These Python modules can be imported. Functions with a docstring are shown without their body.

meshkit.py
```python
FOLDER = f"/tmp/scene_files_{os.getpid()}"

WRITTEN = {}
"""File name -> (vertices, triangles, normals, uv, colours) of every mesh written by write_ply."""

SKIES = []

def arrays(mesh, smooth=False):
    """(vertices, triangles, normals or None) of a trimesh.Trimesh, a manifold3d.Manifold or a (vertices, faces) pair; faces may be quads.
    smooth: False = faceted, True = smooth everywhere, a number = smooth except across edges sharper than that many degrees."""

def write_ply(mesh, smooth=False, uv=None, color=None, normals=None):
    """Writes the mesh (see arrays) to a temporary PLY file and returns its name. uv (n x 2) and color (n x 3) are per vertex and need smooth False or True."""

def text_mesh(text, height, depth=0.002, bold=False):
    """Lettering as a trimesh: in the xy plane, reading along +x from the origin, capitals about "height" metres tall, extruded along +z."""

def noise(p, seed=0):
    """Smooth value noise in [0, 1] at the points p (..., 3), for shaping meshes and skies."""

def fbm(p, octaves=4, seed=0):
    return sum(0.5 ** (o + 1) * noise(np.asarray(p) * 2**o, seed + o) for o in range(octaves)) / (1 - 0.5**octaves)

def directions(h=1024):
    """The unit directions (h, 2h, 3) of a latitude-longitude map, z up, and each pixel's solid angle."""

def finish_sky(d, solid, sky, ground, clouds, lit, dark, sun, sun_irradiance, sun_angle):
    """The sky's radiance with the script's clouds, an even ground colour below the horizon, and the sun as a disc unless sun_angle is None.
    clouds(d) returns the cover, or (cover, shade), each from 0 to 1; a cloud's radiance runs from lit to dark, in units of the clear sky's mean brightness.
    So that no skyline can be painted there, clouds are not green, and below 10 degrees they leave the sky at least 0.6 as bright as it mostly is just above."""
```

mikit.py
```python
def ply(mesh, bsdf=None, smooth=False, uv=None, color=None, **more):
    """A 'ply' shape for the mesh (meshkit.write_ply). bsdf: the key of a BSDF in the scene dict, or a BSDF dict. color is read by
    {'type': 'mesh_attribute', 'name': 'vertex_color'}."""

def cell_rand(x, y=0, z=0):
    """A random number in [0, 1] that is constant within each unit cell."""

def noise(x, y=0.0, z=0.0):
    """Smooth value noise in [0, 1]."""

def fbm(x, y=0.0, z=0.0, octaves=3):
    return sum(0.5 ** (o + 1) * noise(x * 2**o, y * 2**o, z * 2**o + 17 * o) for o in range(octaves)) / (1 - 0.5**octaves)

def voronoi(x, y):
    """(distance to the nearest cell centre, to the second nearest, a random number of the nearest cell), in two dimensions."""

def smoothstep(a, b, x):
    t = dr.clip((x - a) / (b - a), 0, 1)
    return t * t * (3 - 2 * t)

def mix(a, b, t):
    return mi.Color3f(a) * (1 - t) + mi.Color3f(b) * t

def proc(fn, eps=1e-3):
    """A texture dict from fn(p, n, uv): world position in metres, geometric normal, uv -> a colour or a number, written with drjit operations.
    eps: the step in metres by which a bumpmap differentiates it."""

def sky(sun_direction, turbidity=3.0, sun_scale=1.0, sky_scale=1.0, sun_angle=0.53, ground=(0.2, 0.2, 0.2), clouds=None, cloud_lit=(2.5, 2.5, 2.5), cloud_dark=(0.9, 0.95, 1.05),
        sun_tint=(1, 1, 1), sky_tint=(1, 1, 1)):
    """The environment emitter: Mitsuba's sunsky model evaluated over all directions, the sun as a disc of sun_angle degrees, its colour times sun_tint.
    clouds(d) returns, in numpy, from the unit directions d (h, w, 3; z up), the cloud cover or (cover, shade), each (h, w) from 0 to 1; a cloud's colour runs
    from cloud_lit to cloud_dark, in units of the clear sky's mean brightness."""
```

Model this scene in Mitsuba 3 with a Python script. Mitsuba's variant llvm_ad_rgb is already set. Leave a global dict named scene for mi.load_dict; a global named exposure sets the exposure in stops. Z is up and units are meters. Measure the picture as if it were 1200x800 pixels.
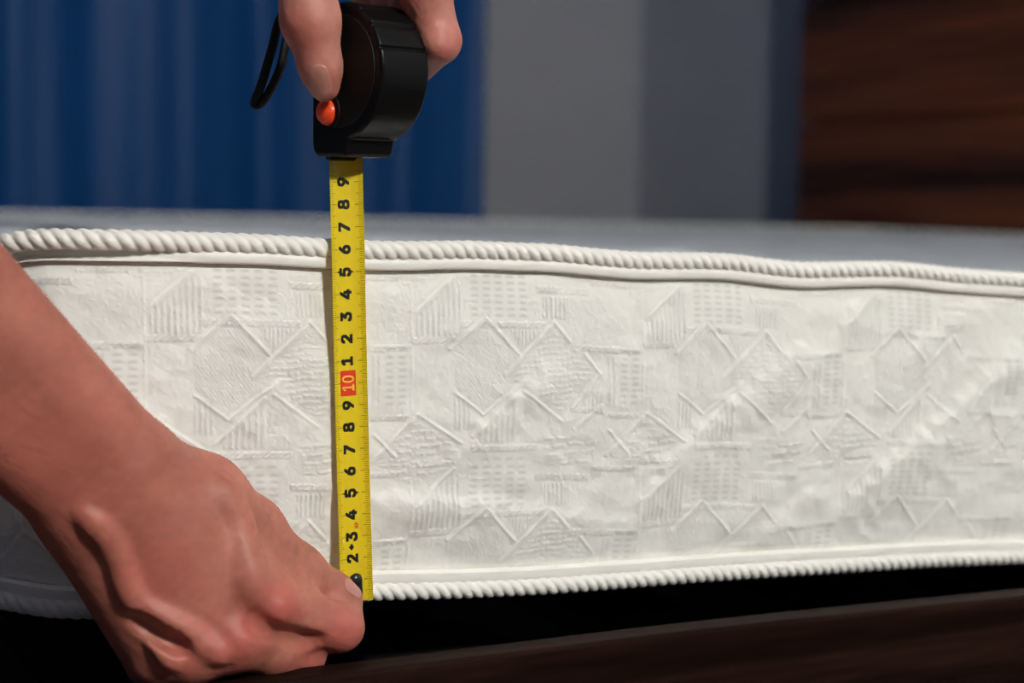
import math, random
import numpy as np, trimesh, mitsuba as mi, mikit, meshkit
import drjit as dr
from scipy.interpolate import PchipInterpolator
from shapely.geometry import Polygon

random.seed(7)
RNG = np.random.default_rng(7)
scene, labels = {'type': 'scene'}, {}
T = mi.ScalarTransform4f

# ------------------------------------------------------------------ camera, light, exposure
exposure = 1.78
CAM = np.array([0.0, 0.0, 0.50])
FPX = 2000.0                                   # focal length in pixels of the 1200-wide frame
PITCH, ROLL = math.atan(169.0 / FPX), 0.015
FW = np.array([0, math.cos(PITCH), -math.sin(PITCH)])
U0 = np.array([0, math.sin(PITCH), math.cos(PITCH)])
X0 = np.array([1.0, 0, 0])
UP = U0 * math.cos(ROLL) - X0 * math.sin(ROLL)
RT = X0 * math.cos(ROLL) + U0 * math.sin(ROLL)
scene['camera'] = {'type': 'thinlens', 'fov': 2 * math.degrees(math.atan(600 / FPX)), 'fov_axis': 'x',
                   'aperture_radius': 0.0048, 'focus_distance': 0.765, 'near_clip': 0.05, 'far_clip': 60.0,
                   'to_world': T().look_at(origin=CAM.tolist(), target=(CAM + FW).tolist(), up=UP.tolist())}
scene['daylight'] = {'type': 'constant', 'radiance': {'type': 'rgb', 'value': [0.013, 0.016, 0.024]}}
LAMP_POS, LAMP_R = np.array([1.19, -0.90, 1.76]), 0.13
LAMP_RADIANCE = [87.0, 84.5, 76.5]


def ray(px, py):
    return FW + (px - 600) / FPX * RT + (400 - py) / FPX * UP


def at(px, py, Y):                              # the point at depth Y (metres north of the camera) seen near a pixel of the photo
    r = ray(px, py)
    return CAM + r * (Y / r[1])


# ------------------------------------------------------------------ helpers
def unit(v):
    v = np.asarray(v, float)
    return v / np.linalg.norm(v)


def free(key):
    if key not in scene and key not in labels:
        return key
    k = 1
    while f'{key}_{k:03d}' in scene or f'{key}_{k:03d}' in labels:
        k += 1
    return f'{key}_{k:03d}'


def obj(name, mesh, bsdf, parent=None, smooth=30, **kw):
    key = free((parent + '__' if parent else '') + name)
    scene[key] = mikit.ply(mesh, bsdf, smooth=smooth, **kw)
    return key


def tag(key, label=None, category=None, group=None, kind=None):
    d = {}
    for k, v in (('label', label), ('category', category), ('group', group), ('kind', kind)):
        if v:
            d[k] = v
    labels[key] = d
    return key


def rounded_box(sx, sy, sz, r=0.004):
    import manifold3d as m3
    s = m3.Manifold.sphere(r, 12)
    pts = [s.translate((x, y, z)) for x in (r - sx / 2, sx / 2 - r) for y in (r - sy / 2, sy / 2 - r) for z in (r - sz / 2, sz / 2 - r)]
    m = m3.Manifold.batch_hull(pts).to_mesh()
    return trimesh.Trimesh(m.vert_properties[:, :3], m.tri_verts, process=False)


def framed(mesh, o, ex, ey, ez):
    m = np.eye(4)
    m[:3, 0], m[:3, 1], m[:3, 2], m[:3, 3] = ex, ey, ez, o
    mesh.apply_transform(m)                    # trimesh turns the faces itself when the frame is left-handed
    return mesh


def grid_mesh(P, wrap_u=False, wrap_v=False):
    n, m = P.shape[:2]
    I = np.arange(n * m).reshape(n, m)
    if wrap_u:
        I = np.vstack([I, I[:1]])
    if wrap_v:
        I = np.hstack([I, I[:, :1]])
    a, b, c, d = I[:-1, :-1], I[1:, :-1], I[1:, 1:], I[:-1, 1:]
    f = np.vstack([np.stack([a, b, c], -1).reshape(-1, 3), np.stack([a, c, d], -1).reshape(-1, 3)])
    return trimesh.Trimesh(P.reshape(-1, 3), f, process=False)


def oriented(mesh, fn):
    '''Turns the mesh's faces so that they mostly look along fn(face centres).'''
    if (mesh.face_normals * fn(mesh.triangles_center) * mesh.area_faces[:, None]).sum() < 0:
        mesh.invert()
    return mesh


def frames(path, closed=False):
    tan = np.gradient(path, axis=0)
    if closed:
        tan = np.roll(path, -1, 0) - np.roll(path, 1, 0)
    return tan / np.linalg.norm(tan, axis=1, keepdims=True)


def catmull(pts, per=10):
    pts = np.asarray(pts, float)
    d = np.r_[0, np.cumsum(np.linalg.norm(np.diff(pts, axis=0), axis=1) ** 0.5)]
    from scipy.interpolate import CubicSpline
    return CubicSpline(d, pts)(np.linspace(0, d[-1], per * (len(pts) - 1) + 1))


def tube(path, r, n=14, flat=1.0, axis=None):
    path = np.asarray(path, float)
    t = frames(path)
    ref = unit(axis if axis is not None else [0, 1, 0.01])
    out = []
    for p, d in zip(path, t):
        a = unit(np.cross(d, ref))
        b = np.cross(a, d)
        th = np.arange(n) / n * 2 * math.pi
        out.append(p + r * (np.cos(th)[:, None] * a + flat * np.sin(th)[:, None] * b))
    P = np.array(out)
    m = grid_mesh(P, wrap_v=True)
    v = np.vstack([m.vertices, path[0], path[-1]])
    k, q = len(v) - 2, (len(path) - 1) * n
    i = np.arange(n)
    f = np.vstack([m.faces, np.stack([np.full(n, k), (i + 1) % n, i], -1)[:, ::-1], np.stack([np.full(n, k + 1), q + i, q + (i + 1) % n], -1)[:, ::-1]])
    m = trimesh.Trimesh(v, f, process=False)
    m.fix_normals()
    return m


def smoothstep(a, b, x):
    t = np.clip((x - a) / (b - a), 0, 1)
    return t * t * (3 - 2 * t)


# ------------------------------------------------------------------ materials
def principled(color, rough=0.5, spec=0.5, **kw):
    c = color if isinstance(color, dict) else {'type': 'rgb', 'value': list(color)}
    return {'type': 'principled', 'base_color': c, 'roughness': rough, 'specular': spec, **kw}


def two(b):
    return {'type': 'twosided', 'bsdf': b}


VC = {'type': 'mesh_attribute', 'name': 'vertex_color'}


def skin_bump(p, n, uv):
    a = mikit.noise(p.x * 900, p.y * 900, p.z * 900)
    b = mikit.noise(p.x * 2200, p.y * 2200, p.z * 2200)
    c = mikit.noise((p.x + p.z) * 420, (p.x - p.z) * 160, p.y * 300)
    return a * 0.45 + b * 0.2 + c * 0.9


def weave_bump(p, n, uv):
    return 0.5 + 0.25 * dr.sin(uv.x * 9000) + 0.25 * dr.sin(uv.y * 9000)


def dark_wood(lo, hi, axis, scale):
    def fn(p, n, uv):
        s = p.x * axis[0] + p.y * axis[1]
        q = p.y * axis[0] - p.x * axis[1]
        g = mikit.fbm(s * scale * 0.07, q * scale, p.z * scale, 4)
        h = mikit.noise(s * scale * 0.5, q * scale * 6, p.z * scale * 6)
        return mikit.mix(lo, hi, mikit.smoothstep(0.28, 0.8, g * 0.8 + h * 0.2))
    return fn


PHI = math.radians(27.5)                       # the bed's direction in plan
EU = np.array([math.cos(PHI), math.sin(PHI), 0])   # along the long side, towards the headboard
EV = np.array([-math.sin(PHI), math.cos(PHI), 0])  # across the bed, away from the camera

scene['m_skin'] = {'type': 'bumpmap', 'arbitrary': mikit.proc(skin_bump, eps=2e-4), 'scale': 0.00022,
                   'bsdf': principled(VC, 0.50, 0.40)}
scene['m_nail'] = principled([0.44, 0.19, 0.155], 0.32, 0.5, clearcoat=0.3)
scene['m_fabric'] = principled(VC, 0.75, 0.25, sheen=0.3)
scene['m_cord'] = principled([0.80, 0.79, 0.745], 0.5, 0.35, sheen=0.3)
scene['m_band'] = principled([0.82, 0.81, 0.77], 0.5, 0.35)
scene['m_stitch'] = principled([0.56, 0.47, 0.38], 0.8, 0.2)


def quilt_dimmed_color(p, n, uv):  # white quilt painted bluish grey: the dim light on it is in the colour
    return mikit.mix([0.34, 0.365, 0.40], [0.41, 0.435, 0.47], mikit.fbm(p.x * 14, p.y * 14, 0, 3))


scene['m_quilt_dimmed'] = principled(mikit.proc(quilt_dimmed_color), 0.8, 0.2, sheen=0.2)
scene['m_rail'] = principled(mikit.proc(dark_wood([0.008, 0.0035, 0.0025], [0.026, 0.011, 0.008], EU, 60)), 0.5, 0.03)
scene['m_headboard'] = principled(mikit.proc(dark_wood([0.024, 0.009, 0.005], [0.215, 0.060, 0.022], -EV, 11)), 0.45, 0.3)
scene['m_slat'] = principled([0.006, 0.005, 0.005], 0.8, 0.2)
scene['m_case'] = principled([0.004, 0.004, 0.0045], 0.28, 0.17)
scene['m_side'] = principled([0.005, 0.005, 0.005], 0.5, 0.2)
scene['m_strap'] = principled([0.008, 0.008, 0.010], 0.6, 0.3)
scene['m_button'] = principled([0.90, 0.075, 0.012], 0.35, 0.5)
scene['m_ink'] = principled([0.012, 0.011, 0.008], 0.5, 0.3)
scene['m_redink'] = principled([0.72, 0.045, 0.018], 0.5, 0.3)
scene['m_yellowink'] = principled([0.86, 0.48, 0.06], 0.5, 0.3)
scene['m_black_metal'] = principled([0.015, 0.015, 0.017], 0.25, 0.5)


def blade_color(p, n, uv):                      # uv.x across the blade in mm from its middle, uv.y along it in mm from the hook
    mm = uv.y
    d1 = dr.abs(mm - dr.round(mm))
    k5 = dr.abs(mm / 5 - dr.round(mm / 5)) * 5
    k10 = dr.abs(mm / 10 - dr.round(mm / 10)) * 10
    a = dr.abs(uv.x)
    t = dr.select((d1 < 0.14) & (a > 5.9) & (a < 7.8), 0.60, 0.0)
    t = dr.select((k5 < 0.16) & (a > 5.0) & (a < 7.8), 0.6, t)
    t = dr.select((k10 < 0.20) & (a > 4.2) & (a < 7.8), 0.6, t)
    w = mikit.noise(uv.x * 0.7, uv.y * 0.12) * 0.25
    base = mikit.mix([0.74, 0.56, 0.014], [0.66, 0.48, 0.012], w)
    edge = mikit.smoothstep(7.75, 7.95, a)
    base = mikit.mix(base, [0.40, 0.32, 0.03], edge * 0.5)
    return mikit.mix(base, [0.05, 0.04, 0.01], t)


scene['m_blade'] = two(principled(mikit.proc(blade_color), 0.38, 0.4))


def curtain_color(p, n, uv):
    g = mikit.noise(p.x * 40, p.y * 40, p.z * 3)
    return mikit.mix([0.004, 0.068, 0.250], [0.007, 0.085, 0.290], g)


scene['m_curtain'] = two(principled(mikit.proc(curtain_color), 0.5, 0.3, sheen=0.4))


def plaster(c, d):
    def fn(p, n, uv):
        return mikit.mix(c, d, mikit.fbm(p.x * 5, p.y * 5, p.z * 5, 3))
    return fn


scene['m_wall_warm'] = principled(mikit.proc(plaster([0.36, 0.368, 0.42], [0.41, 0.418, 0.47])), 0.85, 0.2)
scene['m_wall_cool'] = principled(mikit.proc(plaster([0.36, 0.385, 0.45], [0.41, 0.435, 0.50])), 0.85, 0.2)
scene['m_floor'] = principled(mikit.proc(dark_wood([0.05, 0.032, 0.02], [0.12, 0.08, 0.05], [1, 0], 20)), 0.5, 0.35)
scene['m_white_metal'] = principled([0.05, 0.05, 0.05], 0.4, 0.5)

# ------------------------------------------------------------------ the room
P_FACE = at(412, 500, 0.780)                   # a point of the mattress's long side, behind the tape
P_FACE[2] = 0


def plan(s, v, z=0.0):                          # bed coordinates: s along, v across
    return P_FACE + EU * s + EV * v + np.array([0, 0, z])


R_CORNER = 0.075
# where the long side's straight part starts: the pixel column 165
_r = ray(165, 480)
S0 = 0.0
_A = np.array([[EU[0], -_r[0]], [EU[1], -_r[1]]])
S0 = np.linalg.solve(_A, np.array([-P_FACE[0], -P_FACE[1]]))[0]
S_FOOT = S0 - R_CORNER                          # plane of the foot face
BED_L, BED_W = 1.95, 1.80
S_HEAD = S_FOOT + BED_L

WALL_S = S_HEAD + 0.10
WALL_V = 2.80


def slab(c0, size, name, mat, label=None):
    m = trimesh.creation.box(size)
    framed(m, c0, EU, EV, np.array([0, 0, 1.0]))
    k = obj(name, m, mat, smooth=False)
    tag(k, label, kind='structure')
    return k


slab(plan(-0.5, 0.6, -0.03), (5.2, 5.2, 0.06), 'floor', 'm_floor', 'dark wooden floor under the bed')
slab(plan(WALL_S - 2.3, WALL_V + 0.05, 1.25), (4.6, 0.10, 2.5), 'wall_back', 'm_wall_warm', 'grey plaster wall beside the blue curtain')
slab(plan(WALL_S + 0.05, 0.45, 1.25), (0.10, 4.80, 2.5), 'wall_right', 'm_wall_cool', 'bluish grey plaster wall behind the headboard')
slab(plan(-0.5, 0.6, 2.53), (5.2, 5.2, 0.06), 'ceiling', 'm_wall_warm', 'plain plaster ceiling')

# curtain: hangs in front of the back wall, its right edge at pixel column 560
_r = ray(560, 240)
_A = np.array([[EU[0], -_r[0]], [EU[1], -_r[1]]])
_b = P_FACE + EV * (WALL_V - 0.09)
S_CURT = np.linalg.solve(_A, np.array([-_b[0], -_b[1]]))[0]
ss = np.linspace(S_CURT - 2.3, S_CURT, 460)
zz = np.linspace(0.03, 2.42, 40)
amp = 0.018 * np.sin(ss * 2 * math.pi / 0.26 + 1.3 * np.sin(ss * 5.1)) + 0.005 * np.sin(ss * 2 * math.pi / 0.11 + 2.0 * np.sin(ss * 3.3)) + 0.012 * np.sin(ss * 7.7 + 1)
Pc = np.zeros((len(ss), len(zz), 3))
for j, z in enumerate(zz):
    f = 0.75 + 0.35 * (1 - z / 2.4)
    Pc[:, j] = P_FACE + EU * (ss[:, None] + 0.01 * np.sin(ss[:, None] * 9 + z * 1.3)) + EV * (WALL_V - 0.09 + f * amp[:, None] + 0.006 * np.sin(ss[:, None] * 21 + z * 2.1)) + np.array([0, 0, z])
Pb = Pc + EV * 0.0018
cm = trimesh.util.concatenate([grid_mesh(Pc), grid_mesh(Pb[::-1])])
k = obj('curtain', cm, 'm_curtain', smooth=True)
tag(k, 'deep blue curtain hanging in soft folds before the grey wall', 'curtain')
rod = tube([plan(S_CURT - 2.4, WALL_V - 0.09, 2.45), plan(S_CURT - 1, WALL_V - 0.09, 2.45), plan(S_CURT + 0.08, WALL_V - 0.09, 2.45)], 0.012, axis=[0, 0, 1])
k = obj('curtain_rod', rod, 'm_white_metal', smooth=40)
tag(k, 'dark round rod that the blue curtain hangs from', 'curtain rod')

# ------------------------------------------------------------------ mattress
W_TAB = 0.166
# rope centre lines read off the photograph: columns and rows, put on the face where they stand
TOP_PX = [(-70, 300), (0, 287), (50, 280), (130, 281), (200, 283), (300, 286), (400, 292), (470, 294), (540, 293), (603, 295), (650, 297), (703, 302), (760, 306), (817, 306), (850, 307), (900, 313),
          (945, 317), (990, 316), (1040, 315.5), (1075, 318), (1110, 322), (1160, 326), (1200, 328.5), (1260, 333)]
BOT_PX = [(-70, 690), (0, 702), (75, 713), (160, 714), (250, 708), (340, 700), (435, 693), (520, 691), (620, 687), (720, 680), (817, 672.5), (900, 667), (1000, 661), (1100, 655), (1200, 651.5), (1260, 648)]


def outline(s, inset=0.0):
    """Plan point and outward normal of the mattress's outline at arc parameter s: s >= S0 along the long side, below S0 round the corner, then along the foot."""
    s = np.asarray(s, float)
    R = R_CORNER
    arc = R * math.pi / 2
    on_line, on_arc = s >= S0, (s < S0) & (s > S0 - arc)
    p, n = np.zeros(s.shape + (3,)), np.zeros(s.shape + (3,))
    p[on_line] = P_FACE + EU * s[on_line][:, None]
    n[on_line] = -EV
    a = (S0 - s[on_arc]) / R
    c = P_FACE + EU * S0 + EV * R
    nn = -EV * np.cos(a)[:, None] - EU * np.sin(a)[:, None]
    p[on_arc], n[on_arc] = c + R * nn, nn
    rest = ~(on_line | on_arc)
    p[rest] = c - EU * R + EV * (S0 - arc - s[rest])[:, None]
    n[rest] = -EU
    return p - n * inset, n


def pixel_of(p):
    d = p - CAM
    z = d @ FW
    return 600 + FPX * (d @ RT) / z, 400 - FPX * (d @ UP) / z


def edge_height(table, z_guess):
    """Height of an edge along s, from its rows in the photograph."""
    xs, ys = np.array(table, float).T
    s = np.linspace(S0 - 0.075, 0.62, 500)
    p, n = outline(s)
    p = p + n * 0.002
    f = PchipInterpolator(xs, ys)
    z = np.full(len(s), z_guess)
    for _ in range(6):
        p[:, 2] = z
        px, py = pixel_of(p)
        d = (p - CAM) @ FW
        z = z + (py - f(np.clip(px, xs[0], xs[-1]))) * d / FPX
    ok = (px > xs[0]) & (px < xs[-1])
    return s[ok], z[ok]


def extend(s, z, total, foot):
    sl = (z[-1] - z[-60]) / (s[-1] - s[-60])
    se = np.array([s[0] - 0.25, s[0] - 0.12] + list(s[::6]) + [s[-1] + 0.25, s[-1] + 0.6, s[-1] + 1.5])
    ze = np.array([foot, (foot + z[0]) / 2] + list(z[::6]) + [z[-1] + (total - z[-1]) * 0.55, total, total])
    return PchipInterpolator(se, ze)


st, zt_ = edge_height(TOP_PX, 0.48)
sb, zb_ = edge_height(BOT_PX, 0.31)
ZT = extend(st, zt_, zt_[-1] - 0.020, zt_[0] - 0.004)
ZB = extend(sb, zb_, zb_[-1] - 0.020, zb_[0] - 0.002)
print('rope heights', zt_[0], zt_[len(zt_) // 2], zt_[-1], zb_[0], zb_[-1], 'S0', S0)

SA, SB = S0 - 0.115, 0.60                       # the stretch in view, built finely
C0 = S0 - R_CORNER * math.pi / 2

# --- jacquard relief, a tile of 0.126 x 0.0865 m
TU, TV = 0.126 / 810.0, 0.0913 / 665.0
TS0 = None


def relief(S, W):
    """Relief height (in metres) and tone at s, w (metres along, metres below the top seam)."""
    x = (S - TS0) / TU
    y = (W - 0.0080) / TV
    row = np.floor(y / 665)
    y = y - row * 665
    x = np.mod(x, 810)
    h, tone = np.zeros_like(x), np.zeros_like(x)
    xs = [x, x - 810]

    def seg(x0, y0, x1, y1, hgt=1.0, width=7.0):                # a raised satin thread with a dip along both sides
        for xx in xs:
            for yy in (y, y - 665, y + 665):
                L = math.hypot(x1 - x0, y1 - y0)
                ux, uy = (x1 - x0) / L, (y1 - y0) / L
                t = (xx - x0) * ux + (yy - y0) * uy
                d = (xx - x0) * uy - (yy - y0) * ux
                e = np.maximum(np.maximum(-t, t - L), 0)
                g = np.exp(-(d * d + e * e) / (width * width))
                dip = np.exp(-((np.abs(d) - 13) / 6) ** 2 - e * e / 100)
                np.subtract(h, 0.35 * hgt * dip, out=h)
                np.maximum(h, hgt * g, out=h)
                np.add(tone, (0.04 * g - 0.05 * dip) * min(hgt, 1), out=tone)

    def box(x0, x1, y0, y1, soft=5):
        m = np.zeros_like(x)
        for xx in xs:
            for yy in (y, y - 665, y + 665):
                m = np.maximum(m, np.clip(np.minimum(np.minimum(xx - x0, x1 - xx), np.minimum(yy - y0, y1 - yy)) / soft + 0.5, 0, 1))
        return m

    def poly(pts, soft=5):
        pts = np.array(pts, float)
        m = np.zeros_like(x)
        area = 0.5 * sum(pts[i - 1][0] * pts[i][1] - pts[i][0] * pts[i - 1][1] for i in range(len(pts)))
        if area < 0:
            pts = pts[::-1]
        for xx in xs:
            for yy in (y, y - 665, y + 665):
                d = np.full_like(x, 1e9)
                for i in range(len(pts)):
                    a, b = pts[i - 1], pts[i]
                    L = np.hypot(*(b - a))
                    d = np.minimum(d, ((b[0] - a[0]) * (yy - a[1]) - (b[1] - a[1]) * (xx - a[0])) / L)
                m = np.maximum(m, np.clip(d / soft + 0.5, 0, 1))
        return m

    def ribs(m, period=18, amt=0.6):
        np.add(h, 0.7 * m * amt * (0.5 + 0.5 * np.sin(x * 2 * math.pi / period)), out=h)
        np.subtract(tone, m * (0.02 + 0.09 * (0.5 - 0.5 * np.sin(x * 2 * math.pi / period))), out=tone)

    def dots(x0, y0, nx, ny, px=41.0, py=22.5, amt=1.5):
        m = box(x0 - 4, x0 + nx * px, y0 - 4, y0 + ny * py, 3)
        for xx in xs:
            for yy in (y, y - 665, y + 665):
                fx = (xx - x0) / px
                fy = (yy - y0) / py
                inside = (fx > 0) & (fx < nx) & (fy > 0) & (fy < ny)
                dx = (fx - np.floor(fx) - 0.5) * px
                dy = (fy - np.floor(fy) - 0.5) * py
                hole = np.exp(-((np.abs(dx) / 14.0) ** 4 + (np.abs(dy) / 5.5) ** 2))
                np.subtract(h, np.where(inside, amt * hole, 0), out=h)
                np.subtract(tone, np.where(inside, 0.22 * hole, 0), out=tone)

    def cordline(x0, x1, yc, thick=11, amt=0.8):
        m = box(x0, x1, yc - thick, yc + thick, 4)
        np.add(h, m * amt * (0.25 + 0.75 * (0.5 + 0.5 * np.sin((x + 1.2 * y) * 2 * math.pi / 21))), out=h)
        np.subtract(tone, m * (0.02 + 0.09 * (0.5 - 0.5 * np.sin((x + 1.2 * y) * 2 * math.pi / 21))), out=tone)

    def dashes(m, amt=0.6, period=20, slant=0.12, run=38):
        amt *= 0.6
        q = y + slant * x + 2 * np.sin(x * 2 * math.pi / 90)
        r = np.floor(q / period)
        u = np.mod(x + r * 17.0, run) / run
        np.add(h, m * amt * np.exp(-((np.mod(q, period) / period - 0.5) / 0.22) ** 2) * smoothstep(0.0, 0.2, u) * smoothstep(1.0, 0.75, u), out=h)
        np.subtract(tone, m * (0.02 + 0.07 * np.exp(-((np.mod(q, period) / period - 0.05) / 0.2) ** 2)), out=tone)

    def stipple(m, amt=0.35):
        np.add(h, m * amt * (0.5 + 0.5 * np.sin(x * 2 * math.pi / 12 + np.floor(y / 9) * math.pi)) * (0.5 + 0.5 * np.sin(y * 2 * math.pi / 9)), out=h)
        np.subtract(tone, 0.055 * m, out=tone)

    stipple(poly([(250, 178), (358, 300), (370, 400), (240, 500), (148, 430), (138, 290)]), 0.4)
    dashes(poly([(490, 195), (645, 355), (552, 480), (510, 520), (385, 430), (330, 370)]), 0.7)
    dashes(poly([(20, 505), (155, 605), (150, 690), (0, 735), (-120, 655)]), 0.8, 26, 0.05)
    dashes(box(460, 640, 590, 690), 0.9, 30, 0.16, 62)
    dashes(box(30, 130, 600, 664), 0.5, 24, 0.1)
    ribs(poly([(18, 158), (148, 40), (172, 60), (172, 235), (18, 235)]), 18, 0.7)
    ribs(poly([(335, 212), (465, 212), (372, 292)]), 13, 0.6)
    ribs(box(452, 540, 95, 172), 15, 0.8)
    ribs(poly([(215, 575), (345, 445), (352, 470), (352, 605), (215, 605)]), 19, 0.8)
    ribs(box(140, 200, 445, 560), 16, 0.5)
    ribs(box(590, 665, 420, 500), 14, 0.5)
    ribs(box(680, 712, 290, 470), 16, 0.4)
    dots(195, 18, 5, 7)
    dots(718, 265, 5, 9)
    dots(230, 655, 4, 1)
    cordline(0, 168, 247)
    cordline(160, 460, 197)
    cordline(430, 622, 70)
    cordline(630, 775, 34, 9)
    cordline(556, 806, 270)
    cordline(200, 432, 628)
    cordline(-150, 60, 505, 9)
    cordline(555, 665, 492, 9)
    cordline(20, 128, 8, 9)
    for a in ((15, 150, 145, 30), (250, 170, 365, 300), (250, 170, 130, 280), (145, 430, 240, 510), (240, 510, 385, 390), (490, 185, 315, 370), (490, 185, 545, 250),
              (600, 290, 655, 355), (655, 355, 555, 490), (380, 430, 510, 530), (20, 495, -130, 650), (20, 495, 165, 605), (205, 585, 350, 440), (560, 560, 660, 470), (690, 560, 760, 640)):
        seg(*a, hgt=0.9, width=6.0)
    np.add(h, 0.10 * box(0, 2, 20, 480, 3), out=h)
    seg(2, 30, 2, 480, 0.35, 4)
    return h, tone


def folds(S, W):
    """Soft creases of the loose cover, mostly running up to the right."""
    out = np.zeros_like(S)
    for (x0, y0, x1, y1, a, wd) in ((800, 525, 945, 400, 0.0030, 0.012), (980, 600, 1195, 410, 0.0036, 0.014), (545, 525, 650, 425, 0.0022, 0.010), (735, 610, 800, 520, 0.0018, 0.009), (700, 470, 790, 330, 0.0014, 0.014),
                                    (1060, 420, 1180, 330, 0.0016, 0.012), (880, 640, 960, 560, 0.0014, 0.010), (300, 440, 372, 520, 0.0012, 0.008), (430, 584, 570, 593, 0.0026, 0.010), (560, 593, 740, 615, 0.0014, 0.010),
                                    (165, 480, 215, 530, 0.0016, 0.009), (960, 420, 1010, 350, 0.0018, 0.010), (90, 420, 190, 560, 0.0012, 0.02)):
        s0, w0 = face_sw(x0, y0)
        s1, w1 = face_sw(x1, y1)
        L = math.hypot(s1 - s0, w1 - w0)
        ux, uy = (s1 - s0) / L, (w1 - w0) / L
        t = (S - s0) * ux + (W - w0) * uy
        d = (S - s0) * uy - (W - w0) * ux + 0.0018 * np.sin(t * 420) * np.sin(t * 150)
        end = smoothstep(-0.012, 0.012, t) * smoothstep(L + 0.012, L - 0.012, t)
        q = d / wd
        out += 0.95 * a * end * np.where(q > 0, np.exp(-(q * 2.4) ** 2), np.exp(-(q * 0.8) ** 2))
    return out


def face_sw(px, py):
    r = ray(px, py)
    s = np.linalg.solve(np.array([[EU[0], -r[0]], [EU[1], -r[1]]]), np.array([-P_FACE[0], -P_FACE[1]]))[0]
    p, _ = outline(np.array([s]))
    z = CAM[2] + r[2] * (p[0, 1] / r[1])
    return s, float(ZT(s)) - z


TS0 = face_sw(480, 313)[0]
ROPE_R = 0.0047


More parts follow.
